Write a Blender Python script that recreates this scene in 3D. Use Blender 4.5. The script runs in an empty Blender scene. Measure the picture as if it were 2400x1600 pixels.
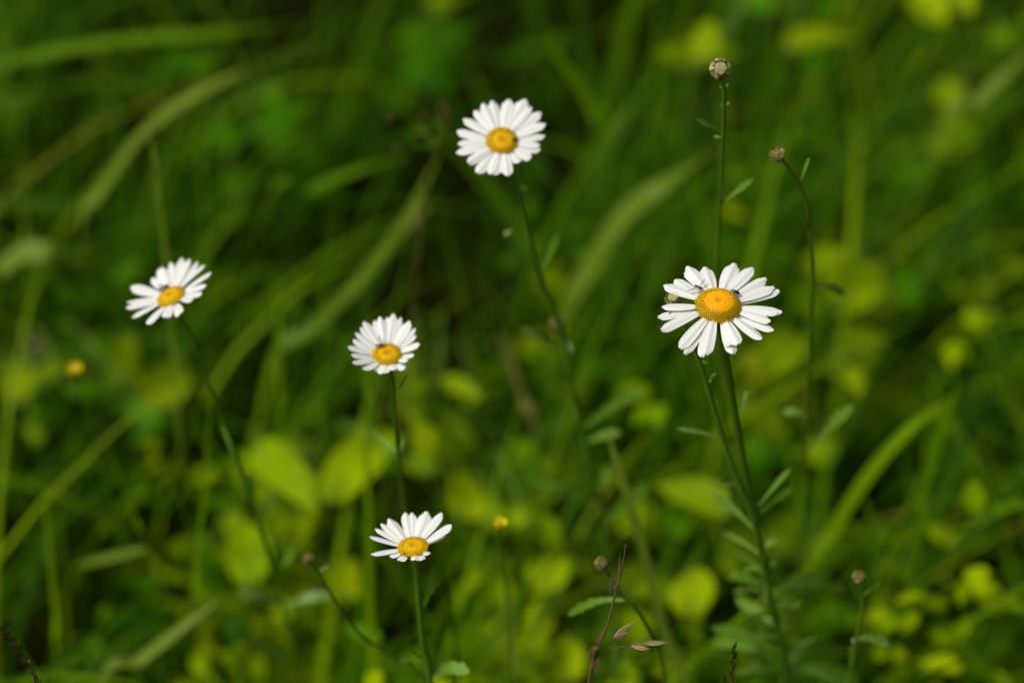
import bpy, math, random
from mathutils import Vector, Matrix, noise

random.seed(11)
R = math.radians
sc = bpy.context.scene
col = sc.collection

# ------------------------------------------------------------------ camera, sky, sun, exposure
CAM_H, PITCH, LENS, FOCUS = 1.09, R(42.0), 85.0, 0.88
cam_d = bpy.data.cameras.new("camera")
cam = bpy.data.objects.new("camera", cam_d)
col.objects.link(cam)
cam.location = (0, 0, CAM_H)
cam.rotation_euler = (R(90) - PITCH, 0, 0)
cam_d.lens, cam_d.sensor_width = LENS, 36.0
cam_d.clip_start, cam_d.clip_end = 0.02, 2000.0
cam_d.dof.use_dof = True
cam_d.dof.focus_distance = FOCUS
cam_d.dof.aperture_fstop = 4.0
sc.camera = cam

SUN_EL, SUN_AZ = R(58), R(246)          # azimuth clockwise from +Y
world = bpy.data.worlds.new("World")
sc.world = world
world.use_nodes = True
wn, wl = world.node_tree.nodes, world.node_tree.links
wn.clear()
w_out = wn.new("ShaderNodeOutputWorld")
w_bg = wn.new("ShaderNodeBackground")
w_sky = wn.new("ShaderNodeTexSky")
w_sky.sky_type = 'NISHITA'
w_sky.sun_disc = False
w_sky.sun_elevation = SUN_EL
w_sky.sun_rotation = SUN_AZ
w_sky.air_density = 1.0
w_sky.dust_density = 4.0
w_hsv = wn.new("ShaderNodeHueSaturation")
w_hsv.inputs['Saturation'].default_value = 0.25      # overcast sky
wl.new(w_sky.outputs[0], w_hsv.inputs['Color'])
wl.new(w_hsv.outputs[0], w_bg.inputs[0])
w_bg.inputs[1].default_value = 0.062
wl.new(w_bg.outputs[0], w_out.inputs[0])

sun_d = bpy.data.lights.new("sun", 'SUN')
sun_d.energy, sun_d.angle, sun_d.color = 2.1, R(12), (1.0, 0.95, 0.87)
sun = bpy.data.objects.new("sun", sun_d)
col.objects.link(sun)
sdir = Vector((math.sin(SUN_AZ) * math.cos(SUN_EL), math.cos(SUN_AZ) * math.cos(SUN_EL), math.sin(SUN_EL)))
sun.rotation_euler = sdir.to_track_quat('Z', 'Y').to_euler()
sun.location = sdir * 20

sc.view_settings.view_transform = 'Standard'
sc.view_settings.look = 'None'
sc.view_settings.exposure = 0.45
sc.view_settings.gamma = 1.0
sc.cycles.use_denoising = True
sc.cycles.max_bounces = 8
sc.cycles.transparent_max_bounces = 8

# ------------------------------------------------------------------ where a sight line meets a plane
C0 = Vector((0, 0, CAM_H))
FWD = Vector((0, math.cos(PITCH), -math.sin(PITCH)))
UP = Vector((0, math.sin(PITCH), math.cos(PITCH)))
KPX = 36.0 / LENS / 2400.0


def ray(px, py):
    return FWD + Vector((1, 0, 0)) * ((px - 1200) * KPX) + UP * ((800 - py) * KPX)


def at_d(px, py, d):
    return C0 + ray(px, py) * d


def at_y(px, py, y):
    r = ray(px, py)
    return C0 + r * (y / r.y)


def at_z(px, py, z):
    r = ray(px, py)
    return C0 + r * ((z - CAM_H) / r.z)


def depth(p):
    return (p - C0).dot(FWD)


def mm_per_px(p):
    return depth(p) * KPX          # metres per photo pixel at p


def project(p):
    v = p - C0
    d = v.dot(FWD)
    return 1200 + v.x / d / KPX, 800 - v.dot(UP) / d / KPX


# ------------------------------------------------------------------ materials
def ramp_node(nt, cols):
    r = nt.nodes.new("ShaderNodeValToRGB")
    el = r.color_ramp.elements
    while len(el) > 1:
        el.remove(el[-1])
    el[0].position, el[0].color = cols[0][0], (*cols[0][1], 1)
    for p, c in cols[1:]:
        e = el.new(p)
        e.color = (*c, 1)
    return r


def plant_mat(name, cols, rand='island', rough=0.5, transl=0.3, nscale=60.0, namt=0.25, spec=0.4, bump=0.0, tcol=None):
    """cols: ramp of colours the individual leaf / blade / petal is drawn from"""
    m = bpy.data.materials.new(name)
    m.use_nodes = True
    nt = m.node_tree
    n, l = nt.nodes, nt.links
    n.clear()
    out = n.new("ShaderNodeOutputMaterial")
    pb = n.new("ShaderNodeBsdfPrincipled")
    pb.inputs['Roughness'].default_value = rough
    pb.inputs['Specular IOR Level'].default_value = spec
    ramp = ramp_node(nt, cols)
    tex = n.new("ShaderNodeTexNoise")
    tex.inputs['Scale'].default_value = nscale
    tex.inputs['Detail'].default_value = 3.0
    tc = n.new("ShaderNodeTexCoord")
    l.new(tc.outputs['Object'], tex.inputs['Vector'])
    if rand == 'island':
        src = n.new("ShaderNodeNewGeometry").outputs['Random Per Island']
    elif rand == 'object':
        src = n.new("ShaderNodeObjectInfo").outputs['Random']
    else:
        src = None
    ma = n.new("ShaderNodeMath")
    ma.operation = 'MULTIPLY_ADD'
    l.new(tex.outputs['Fac'], ma.inputs[0])
    ma.inputs[1].default_value = namt * 2
    sub = n.new("ShaderNodeMath")
    sub.operation = 'SUBTRACT'
    sub.inputs[1].default_value = namt
    if src is not None:
        l.new(src, sub.inputs[0])
    else:
        sub.inputs[0].default_value = 0.5
    l.new(sub.outputs[0], ma.inputs[2])
    l.new(ma.outputs[0], ramp.inputs[0])
    l.new(ramp.outputs[0], pb.inputs['Base Color'])
    if bump > 0:
        b = n.new("ShaderNodeBump")
        b.inputs['Strength'].default_value = bump
        b.inputs['Distance'].default_value = 0.0005
        l.new(tex.outputs['Fac'], b.inputs['Height'])
        l.new(b.outputs[0], pb.inputs['Normal'])
    if transl > 0:
        tr = n.new("ShaderNodeBsdfTranslucent")
        if tcol is None:
            l.new(ramp.outputs[0], tr.inputs['Color'])
        else:
            tr.inputs['Color'].default_value = (*tcol, 1)
        mx = n.new("ShaderNodeMixShader")
        mx.inputs[0].default_value = transl
        l.new(pb.outputs[0], mx.inputs[1])
        l.new(tr.outputs[0], mx.inputs[2])
        l.new(mx.outputs[0], out.inputs[0])
    else:
        l.new(pb.outputs[0], out.inputs[0])
    return m


def plain(name, c, rough=0.5, spec=0.5, alpha=1.0):
    m = bpy.data.materials.new(name)
    m.use_nodes = True
    pb = m.node_tree.nodes["Principled BSDF"]
    pb.inputs['Base Color'].default_value = (*c, 1)
    pb.inputs['Roughness'].default_value = rough
    pb.inputs['Specular IOR Level'].default_value = spec
    pb.inputs['Alpha'].default_value = alpha
    return m


def disc_mat(k_in=1.0, k_out=1.0, cols=None):
    """orange unopened florets in the middle, yellow ochre open ones round the rim; Object coordinates are in disc radii"""
    m = bpy.data.materials.new("disc_florets")
    m.use_nodes = True
    nt = m.node_tree
    n, l = nt.nodes, nt.links
    pb = n["Principled BSDF"]
    pb.inputs['Roughness'].default_value = 0.6
    pb.inputs['Specular IOR Level'].default_value = 0.2
    tc = n.new("ShaderNodeTexCoord")
    mp = n.new("ShaderNodeVectorMath")
    mp.operation = 'MULTIPLY'
    mp.inputs[1].default_value = (1, 1, 0)
    l.new(tc.outputs['Object'], mp.inputs[0])
    ln = n.new("ShaderNodeVectorMath")
    ln.operation = 'LENGTH'
    l.new(mp.outputs[0], ln.inputs[0])
    r = ramp_node(nt, cols or [(0.0, (0.56, 0.27, 0.002)), (0.10, (0.76, 0.34, 0.001)), (0.30, (0.96, 0.43, 0.001)), (0.58, (0.92, 0.45, 0.001)),
                       (0.72, (0.66, 0.43, 0.001)), (1.0, (0.58, 0.40, 0.001))])
    l.new(ln.outputs['Value'], r.inputs[0])
    rnd = n.new("ShaderNodeNewGeometry")
    hs = n.new("ShaderNodeHueSaturation")
    mr = n.new("ShaderNodeMapRange")
    mr.inputs[3].default_value, mr.inputs[4].default_value = 0.8, 1.15
    l.new(rnd.outputs['Random Per Island'], mr.inputs[0])
    if k_in < 1:      # the floor between the florets
        mr.inputs['From Min'].default_value, mr.inputs['From Max'].default_value = 0.45, 0.75
        mr.inputs[3].default_value, mr.inputs[4].default_value = k_in, k_out
        l.new(ln.outputs['Value'], mr.inputs[0])
    l.new(mr.outputs[0], hs.inputs['Value'])
    l.new(r.outputs[0], hs.inputs['Color'])
    l.new(hs.outputs[0], pb.inputs['Base Color'])
    return m


M = {}
M['petal'] = plant_mat("white_petal", [(0, (0.80, 0.80, 0.77)), (1, (0.88, 0.88, 0.86))], 'object', 0.55, 0.22, 220, 0.2, 0.25, tcol=(0.85, 0.86, 0.80))
M['disc'] = disc_mat()
GOLD = [(0.0, (0.42, 0.30, 0.002)), (0.22, (0.55, 0.33, 0.001)), (0.45, (0.72, 0.45, 0.001)), (1.0, (0.68, 0.45, 0.001))]
M['disc_gold'] = disc_mat(cols=GOLD)
M['floret_base'] = disc_mat(0.88, 0.5)
M['stem'] = plant_mat("daisy_stem", [(0, (0.060, 0.130, 0.004)), (1, (0.100, 0.190, 0.008))], 'object', 0.5, 0.0, 90, 0.3, 0.35)
M['dleaf'] = plant_mat("daisy_leaf", [(0, (0.085, 0.200, 0.006)), (1, (0.180, 0.310, 0.035))], 'object', 0.42, 0.25, 120, 0.3, 0.4)
M['calyx'] = plant_mat("green_bracts", [(0, (0.035, 0.060, 0.010)), (1, (0.10, 0.14, 0.02))], 'island', 0.6, 0.0, 300, 0.3)
M['bract'] = plant_mat("spent_bracts", [(0, (0.11, 0.06, 0.02)), (0.4, (0.17, 0.17, 0.02)), (0.6, (0.38, 0.34, 0.12)), (1, (0.58, 0.53, 0.28))], 'island', 0.65, 0.0, 900, 0.25)
M['bract_dark'] = plant_mat("browned_bracts", [(0, (0.07, 0.045, 0.012)), (0.5, (0.13, 0.15, 0.02)), (1, (0.28, 0.25, 0.06))], 'island', 0.65, 0.0, 900, 0.25)
M['bract_green'] = plant_mat("green_brown_bracts", [(0, (0.12, 0.06, 0.03)), (0.35, (0.13, 0.08, 0.03)), (0.5, (0.14, 0.20, 0.02)), (1, (0.24, 0.30, 0.06))], 'island', 0.6, 0.0, 900, 0.2)
M['tuft'] = plant_mat("cream_tuft", [(0, (0.52, 0.47, 0.20)), (1, (0.78, 0.74, 0.46))], 'island', 0.7, 0.1, 900, 0.2)
M['tuft_brown'] = plant_mat("brown_tuft", [(0, (0.12, 0.07, 0.012)), (1, (0.42, 0.31, 0.09))], 'island', 0.7, 0.1, 900, 0.2)
M['grass'] = plant_mat("meadow_grass", [(0, (0.018, 0.075, 0.000)), (0.40, (0.052, 0.150, 0.000)), (0.68, (0.122, 0.250, 0.001)), (0.93, (0.225, 0.350, 0.002)), (1, (0.20, 0.21, 0.012))],
                       'island', 0.5, 0.35, 40, 0.10, 0.05)
M['grass_shade'] = plant_mat("meadow_grass_shade", [(0, (0.014, 0.058, 0.000)), (0.6, (0.040, 0.118, 0.000)), (1, (0.095, 0.195, 0.001))], 'island', 0.5, 0.3, 40, 0.10, 0.05)  # darker grass colour standing in for shade beyond the daisies
M['blade_pale'] = plant_mat("pale_grass", [(0, (0.095, 0.165, 0.004)), (1, (0.170, 0.240, 0.022))], 'object', 0.5, 0.3, 40, 0.25, 0.12)
M['blade_green'] = plant_mat("green_grass", [(0, (0.080, 0.180, 0.001)), (1, (0.150, 0.265, 0.001))], 'object', 0.5, 0.35, 40, 0.25, 0.06)
M['blade_straw'] = plant_mat("straw_grass", [(0, (0.11, 0.12, 0.015)), (1, (0.18, 0.17, 0.03))], 'object', 0.5, 0.2, 40, 0.3, 0.4)
M['cover'] = plant_mat("ground_cover_leaf", [(0, (0.016, 0.080, 0.000)), (0.6, (0.042, 0.165, 0.000)), (1, (0.105, 0.245, 0.001))], 'island', 0.5, 0.35, 40, 0.12, 0.05)
M['cover_mid'] = plant_mat("mid_green_weed", [(0, (0.055, 0.180, 0.000)), (1, (0.170, 0.330, 0.001))], 'island', 0.5, 0.35, 40, 0.12, 0.05)
M['cover_lime'] = plant_mat("lime_weed", [(0, (0.170, 0.310, 0.000)), (1, (0.390, 0.510, 0.001))], 'island', 0.5, 0.38, 40, 0.15, 0.05)
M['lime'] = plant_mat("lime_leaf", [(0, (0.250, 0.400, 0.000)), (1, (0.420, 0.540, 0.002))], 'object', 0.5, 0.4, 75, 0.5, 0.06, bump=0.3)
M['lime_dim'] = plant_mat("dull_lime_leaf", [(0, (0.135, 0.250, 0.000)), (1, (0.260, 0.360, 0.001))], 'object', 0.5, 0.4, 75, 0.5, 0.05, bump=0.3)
M['yellow'] = plant_mat("yellowing_leaf", [(0, (0.18, 0.25, 0.001)), (1, (0.27, 0.29, 0.001))], 'object', 0.5, 0.4, 45, 0.35, 0.05)
M['green_leaf'] = plant_mat("green_leaf", [(0, (0.040, 0.175, 0.000)), (1, (0.095, 0.285, 0.001))], 'object', 0.5, 0.35, 45, 0.35, 0.05)
M['dead'] = plant_mat("dead_leaf", [(0, (0.05, 0.025, 0.018)), (1, (0.11, 0.06, 0.04))], 'object', 0.7, 0.15, 60, 0.3, 0.2)
M['buttercup'] = plant_mat("yellow_petal", [(0, (0.52, 0.44, 0.001)), (1, (0.66, 0.54, 0.001))], 'object', 0.4, 0.2, 90, 0.3, 0.5)
M['spike'] = plant_mat("grass_spikelet", [(0, (0.045, 0.075, 0.008)), (0.5, (0.10, 0.10, 0.02)), (1, (0.18, 0.13, 0.05))], 'island', 0.55, 0.1, 300, 0.2)
M['spike_pink'] = plant_mat("pink_spikelet", [(0, (0.20, 0.13, 0.045)), (0.5, (0.38, 0.28, 0.12)), (1, (0.52, 0.35, 0.22))], 'island', 0.55, 0.1, 300, 0.2)
M['spike_straw'] = plant_mat("straw_spikelet", [(0, (0.09, 0.085, 0.012)), (1, (0.20, 0.17, 0.04))], 'island', 0.6, 0.1, 300, 0.2)
M['culm'] = plant_mat("grass_culm", [(0, (0.11, 0.10, 0.015)), (1, (0.20, 0.13, 0.035))], 'object', 0.55, 0.0, 60, 0.4)
M['black'] = plain("black_shell", (0.006, 0.006, 0.007), 0.28, 0.6)
M['fly_brown'] = plain("fly_abdomen", (0.10, 0.028, 0.010), 0.35, 0.5)
M['fly_bronze'] = plain("fly_thorax", (0.060, 0.034, 0.012), 0.35, 0.6)
M['fly_eye'] = plain("fly_eye", (0.045, 0.016, 0.008), 0.25, 0.6)
M['fly_face'] = plain("fly_face", (0.45, 0.36, 0.16), 0.5, 0.4)
M['wing'] = plain("fly_wing", (0.30, 0.28, 0.24), 0.25, 0.8, 0.6)
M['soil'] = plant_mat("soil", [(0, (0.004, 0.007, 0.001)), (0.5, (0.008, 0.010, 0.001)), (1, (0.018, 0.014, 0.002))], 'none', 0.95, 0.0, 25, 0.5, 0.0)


# ------------------------------------------------------------------ mesh collecting
class MB:
    def __init__(self):
        self.v, self.f, self.m = [], [], []

    def face(self, idx, mi=0):
        self.f.append(idx)
        self.m.append(mi)

    def grid(self, rows, mi=0, close=False):
        b = len(self.v)
        nc = len(rows[0])
        for r in rows:
            self.v.extend(r)
        for i in range(len(rows) - 1):
            for j in range(nc if close else nc - 1):
                j2 = (j + 1) % nc
                self.face((b + i * nc + j, b + i * nc + j2, b + (i + 1) * nc + j2, b + (i + 1) * nc + j), mi)

    def tube(self, pts, rads, sides=8, mi=0, cap=True):
        rows = []
        n = len(pts)
        ref = None
        for i, p in enumerate(pts):
            t = (pts[min(i + 1, n - 1)] - pts[max(i - 1, 0)]).normalized()
            if ref is None:
                ref = t.orthogonal().normalized()
            ref = (ref - t * ref.dot(t)).normalized()
            bn = t.cross(ref)
            r = rads[i] if isinstance(rads, (list, tuple)) else rads
            rows.append([p + ref * (r * math.cos(2 * math.pi * k / sides)) + bn * (r * math.sin(2 * math.pi * k / sides)) for k in range(sides)])
        b = len(self.v)
        self.grid(rows, mi, True)
        if cap:
            self.face(tuple(range(b, b + sides))[::-1], mi)
            e = b + (n - 1) * sides
            self.face(tuple(range(e, e + sides)), mi)

    def ribbon(self, pts, width, nrm, cols=3, fold=0.12, mi=0, twist=0.0):
        """flat leaf along pts; width(s) full width; nrm hint; fold lifts the margins"""
        n = len(pts)
        rows = []
        for i, p in enumerate(pts):
            s = i / (n - 1)
            t = (pts[min(i + 1, n - 1)] - pts[max(i - 1, 0)]).normalized()
            sd = t.cross(nrm)
            if sd.length < 1e-4:
                sd = t.orthogonal()
            sd.normalize()
            nn = sd.cross(t).normalized()
            if twist:
                q = Matrix.Rotation(twist * s, 3, t)
                sd, nn = q @ sd, q @ nn
            w = width(s)
            row = []
            for k in range(cols):
                u = -1 + 2 * k / (cols - 1)
                row.append(p + sd * (u * w / 2) + nn * (fold * abs(u) * w / 2))
            rows.append(row)
        self.grid(rows, mi)

    def ball(self, mat, rx, ry, rz, nu=10, nv=7, mi=0):
        rows = []
        for i in range(nv + 1):
            a = math.pi * i / nv
            sr = max(math.sin(a), 0.01)
            rows.append([mat @ Vector((rx * math.cos(a), ry * sr * math.cos(2 * math.pi * k / nu), rz * sr * math.sin(2 * math.pi * k / nu))) for k in range(nu)])
        self.grid(rows, mi, True)

    def build(self, name, mats, parent=None, origin=None, matrix=None, smooth=True):
        """verts are world points (unless matrix is given: then local to matrix)"""
        me = bpy.data.meshes.new(name)
        if matrix is None:
            o0 = origin if origin is not None else (parent.location if parent is not None else Vector((0, 0, 0)))
            if parent is not None and parent.parent is not None and origin is None:
                o0 = parent.parent.location
            vv = [tuple(p - o0) for p in self.v]
        else:
            vv = [tuple(p) for p in self.v]
        me.from_pydata(vv, [], self.f)
        for m in (mats if isinstance(mats, (list, tuple)) else [mats]):
            me.materials.append(m)
        me.polygons.foreach_set('material_index', self.m)
        me.polygons.foreach_set('use_smooth', [smooth] * len(self.f))
        me.update()
        o = bpy.data.objects.new(name, me)
        col.objects.link(o)
        if parent is not None:
            o.parent = parent
            if matrix is not None:
                o.matrix_local = Matrix.Translation(-parent.location) @ matrix
        elif matrix is not None:
            o.matrix_world = matrix
        elif origin is not None:
            o.location = origin
        return o


def tag(o, label=None, cat=None, group=None, kind=None):
    if label: o['label'] = label
    if cat: o['category'] = cat
    if group: o['group'] = group
    if kind: o['kind'] = kind
    return o


def empty(name, loc, label, cat, group=None):
    o = bpy.data.objects.new(name, None)
    o.empty_display_size = 0.02
    o.location = loc
    col.objects.link(o)
    return tag(o, label, cat, group)


def spline(pts, n=24):
    """Catmull-Rom through pts"""
    P = [Vector(p) for p in pts]
    if len(P) == 2:
        return [P[0].lerp(P[1], i / n) for i in range(n + 1)]
    P = [P[0] * 2 - P[1]] + P + [P[-1] * 2 - P[-2]]
    segs = len(P) - 3
    out = []
    for i in range(n + 1):
        t = i / n * segs
        k = min(int(t), segs - 1)
        t -= k
        a, b, c, d = P[k:k + 4]
        out.append(0.5 * ((2 * b) + (c - a) * t + (2 * a - 5 * b + 4 * c - d) * t * t + (3 * b - a - 3 * c + d) * t ** 3))
    return out


# ------------------------------------------------------------------ the setting
g = MB()
NG = 40
rows = []
for i in range(NG + 1):
    row = []
    for j in range(NG + 1):
        u, v = (j / NG * 2 - 1), (i / NG * 2 - 1)
        x = math.copysign(abs(u) ** 4 * 300 + abs(u) * 1.5, u)
        y = 1.5 + math.copysign(abs(v) ** 4 * 300 + abs(v) * 2.0, v)
        z = 0.012 * noise.noise(Vector((x * 5, y * 5, 0.3)))
        row.append(Vector((x, y, z)))
    rows.append(row)
g.grid(rows)
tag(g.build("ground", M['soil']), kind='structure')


def grass_w(w):
    return lambda s: w * (0.55 + 0.45 * min(1, s * 4)) * (1 - max(0, (s - 0.45) / 0.55) ** 1.8) + 0.0002


def scatter_xy():
    return random.uniform(-1.1, 1.1), random.uniform(0.42, 2.9)


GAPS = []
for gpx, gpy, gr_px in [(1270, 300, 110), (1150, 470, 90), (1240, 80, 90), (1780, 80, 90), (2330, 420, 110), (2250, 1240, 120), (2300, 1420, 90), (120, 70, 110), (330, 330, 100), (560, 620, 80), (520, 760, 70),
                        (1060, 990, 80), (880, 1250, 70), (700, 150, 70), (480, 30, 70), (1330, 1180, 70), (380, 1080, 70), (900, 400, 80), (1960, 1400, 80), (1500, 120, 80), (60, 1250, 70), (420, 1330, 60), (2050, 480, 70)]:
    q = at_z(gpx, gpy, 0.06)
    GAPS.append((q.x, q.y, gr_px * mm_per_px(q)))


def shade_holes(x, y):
    """plants left out so dark soil stands in for shade: > 0 keeps plants, < 0 leaves dark gaps"""
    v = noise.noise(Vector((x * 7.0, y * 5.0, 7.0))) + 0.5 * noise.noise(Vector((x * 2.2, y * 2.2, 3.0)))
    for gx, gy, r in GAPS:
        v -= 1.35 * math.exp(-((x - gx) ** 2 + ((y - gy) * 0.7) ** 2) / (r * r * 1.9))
    v -= 0.06 * max(0.0, min(1.0, (y - 0.85) / 0.3)) * max(0.0, min(1.0, (0.12 - x) / 0.2))      # plants thinned beyond the daisies on the left to darken it
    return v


def lime_share(x, y):
    """the yellow green weeds grow mostly in the middle foreground and to the right"""
    v = math.exp(-((x - 0.02) / 0.16) ** 2 - ((y - 0.72) / 0.16) ** 2)
    v += 0.9 * math.exp(-((x - 0.22) / 0.13) ** 2 - ((y - 0.98) / 0.28) ** 2)
    v += 0.35 * math.exp(-((x + 0.27) / 0.10) ** 2 - ((y - 0.86) / 0.14) ** 2)
    return 0.05 + 0.80 * min(1, v)


def shade_share(x, y):
    """share of darker grass and weed colour standing in for shade, mostly far left"""
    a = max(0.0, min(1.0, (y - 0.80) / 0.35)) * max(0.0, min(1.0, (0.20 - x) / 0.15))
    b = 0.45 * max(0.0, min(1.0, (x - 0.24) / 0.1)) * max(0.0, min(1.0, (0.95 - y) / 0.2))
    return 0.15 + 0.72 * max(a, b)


gr = MB()
for i in range(20000):
    x, y = scatter_xy()
    hole = shade_holes(x, y)
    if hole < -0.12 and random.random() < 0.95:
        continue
    L = random.triangular(0.10, 0.44, 0.22) * (1 + 0.2 * hole)
    az = random.gauss(0.6, 1.1)                     # leaning mostly to the right and away
    lean0, lean1 = R(random.uniform(4, 45)), R(random.uniform(45, 135))
    p = Vector((x, y, -0.005))
    pts = [p.copy()]
    n = 7
    d = Vector((math.cos(az), math.sin(az), 0))
    for k in range(n):
        a = lean0 + (lean1 - lean0) * ((k + 0.5) / n) ** 1.6
        p = p + (d * math.sin(a) + Vector((0, 0, math.cos(a)))) * (L / n)
        if p.z < 0.01: p.z = 0.01
        pts.append(p.copy())
    nrm = (Vector((0, 0, 1)) - d * 0.5 + Vector((random.uniform(-.6, .6), random.uniform(-.6, .6), 0))).normalized()
    gr.ribbon(pts, grass_w(random.triangular(0.0014, 0.0056, 0.0024)), nrm, 2, 0.0, 1 if random.random() < shade_share(x, y) else 0, random.uniform(-0.9, 0.9))
tag(gr.build("grass", [M['grass'], M['grass_shade']]), kind='stuff')

cv = MB()
LC = [at_z(px, py, 0.12) for px, py in ((680, 1180), (880, 1130), (1090, 1120), (1260, 1380), (640, 1330), (1180, 1480))]
for i in range(2420):
    x, y = scatter_xy()
    if i >= 2300:                                   # the thick lime patch round the lowest daisy
        q = random.choice(LC)
        x, y = random.gauss(q.x, 0.022), random.gauss(q.y, 0.03)
    hole = shade_holes(x, y)
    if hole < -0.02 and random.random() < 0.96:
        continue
    lime = random.random() < (0.85 if i >= 2300 else lime_share(x, y))
    mi = 2 if lime else (1 if random.random() < 0.6 * (1 - shade_share(x, y)) else 0)  # darker weed colour too where shade is painted in
    top = random.uniform(0.03, 0.26) * (1 + 0.5 * hole)
    L0 = random.triangular(0.009, 0.032, 0.014)
    asp = random.uniform(0.30, 0.70)
    if i >= 2300:
        top = random.uniform(0.05, 0.15)
    lx, ly = random.uniform(-.3, .3), random.uniform(-.3, .3)
    for k in range(random.randint(4, 11)):
        f = random.uniform(0.35, 1.0)
        az = random.uniform(0, 2 * math.pi)
        d = Vector((math.cos(az), math.sin(az), random.uniform(-0.45, 0.45))).normalized()
        L = L0 * random.uniform(0.6, 1.15)
        W = L * asp * random.uniform(0.85, 1.15)
        b = Vector((x + lx * top * f, y + ly * top * f, top * f)) + d * random.uniform(0.003, 0.02)
        pts = [b + d * (L * q / 4) + Vector((0, 0, -0.16 * L * (q / 4) ** 2)) for q in range(5)]
        nrm = Vector((random.uniform(-.6, .6), random.uniform(-.8, .4), 1)).normalized()
        cv.ribbon(pts, lambda s: W * max(0.0, math.sin(math.pi * (0.06 + 0.93 * s) ** 0.72)) + 0.0003, nrm, 3, 0.22, mi)
tag(cv.build("ground_cover", [M['cover'], M['cover_mid'], M['cover_lime']]), kind='stuff')


# ------------------------------------------------------------------ stems and daisy leaves
def px_stem(pts_px, y0, dy=0.0, start=None):
    """points of a stem standing in the plane y = y0 (dy: how far it leans away per metre down), carried on to the ground"""
    out = []
    z_ref = None
    for px, py in pts_px:
        p = at_y(px, py, y0)
        if z_ref is None:
            z_ref = p.z
        for _ in range(3):
            p = at_y(px, py, y0 + dy * (z_ref - p.z))
        out.append(p)
    if start is not None:
        out.insert(0, start)
    a, b = out[-2], out[-1]
    dirn = (b - a).normalized()
    if b.z > 0.02:
        dirn = (dirn * 0.6 + Vector((0, 0, -1)) * 0.6).normalized()
        if dirn.z > -0.3:
            dirn = Vector((0, 0, -1))
        m = b + dirn * (b.z * 0.5 / -dirn.z)
        out.append(m)
        out.append(Vector((m.x + dirn.x * 0.03, m.y + dirn.y * 0.03, -0.004)))
    return out


def tooth_w(W, teeth=7, seed=0.0):
    def f(s):
        base = W * (0.30 + 0.70 * min(1, max(0, (s - 0.12)) * 2.0) ** 1.1) * (1 - max(0, (s - 0.72) / 0.28) ** 2.6 * 0.92)
        tt = abs(((s * teeth + seed) % 1) - 0.5) * 2
        return base * (0.72 + 0.52 * tt) + 0.0002
    return f


def stem_leaf(parent, base, tip, W, sag=0.0, mat=None, nrm=None, name="leaf"):
    mid = base.lerp(tip, 0.5) + Vector((0, 0, sag))
    pts = spline([base, mid, tip], 22)
    b = MB()
    b.ribbon(pts, tooth_w(W, random.uniform(4, 7), random.random()), nrm or Vector((random.uniform(-.3, .3), -0.55, 0.8)).normalized(), 3, 0.22, 0, random.uniform(-.5, .5))
    return b.build(name, mat or M['dleaf'], parent)


def px_leaf(parent, bpx, tpx, wpx, y0, tip_dy=0.0, sag_px=8, mat=None):
    b = at_y(bpx[0], bpx[1], y0)
    t = at_y(tpx[0], tpx[1], y0 + tip_dy)
    m = mm_per_px(b)
    return stem_leaf(parent, b, t, wpx * m, sag_px * m, mat)


def stem_mesh(parent, pts, r0, r1, name="stem", nodes=True, mat=None, n=60):
    c = spline(pts, n)
    rads = []
    for i in range(len(c)):
        s = i / (len(c) - 1)
        rads.append((r0 + (r1 - r0) * s) * (1 + 0.06 * noise.noise(Vector((s * 30, r0 * 9000, 1)))))
    b = MB()
    b.tube(c, rads, 9)
    return b.build(name, mat or M['stem'], parent)


# ------------------------------------------------------------------ flower heads
def frame_for(nrm):
    n = nrm.normalized()
    x = Vector((1, 0, 0))
    x = (x - n * x.dot(n)).normalized()
    y = n.cross(x)
    return x, y, n


def petal_mesh(F, X, Y, N, th, L, W, el, r0, h0, droop, seed, notch):
    rd = X * math.cos(th) + Y * math.sin(th)
    tg = N.cross(rd)
    ce, se = math.cos(el), math.sin(el)
    ns, nt_ = 16, 10
    rows = []
    rnd = random.Random(seed)
    skew = rnd.uniform(-0.06, 0.06)
    roll = rnd.uniform(-0.25, 0.25)
    curl = rnd.uniform(0.10, 0.24)
    cut = rnd.uniform(-1, 1)
    for i in range(ns + 1):
        s = i / ns
        w = W * (0.42 + 0.58 * math.sin(min(1, s / 0.62) * math.pi / 2))
        if s > 0.62:
            q = (s - 0.62) / 0.38
            w = W * math.sqrt(max(0.0, 1 - (q ** 3.0) * 0.66))
        row = []
        for j in range(nt_ + 1):
            u = -1 + 2 * j / nt_
            ss = s
            if s > 0.8:    # rounded, lightly notched tip
                k = (s - 0.8) / 0.2
                ss = s - k * (0.060 * abs(u) ** 2.5 + notch * (0.5 + 0.5 * math.cos(u * 7.5 + cut)) * 0.045)
            lift = h0 + L * (ss * se - droop * ss * ss) + W * (0.05 * math.cos(u * math.pi * 2.0) * (1 - 0.5 * s) - curl * u * u * (0.6 + 0.4 * s) + roll * u * 0.5 * s)
            p = F + rd * (r0 + ss * L * ce) + N * lift + tg * (u * w / 2 + skew * L * ss * ss)
            row.append(p)
        rows.append(row)
    b = MB()
    b.grid(rows)
    return b


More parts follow.
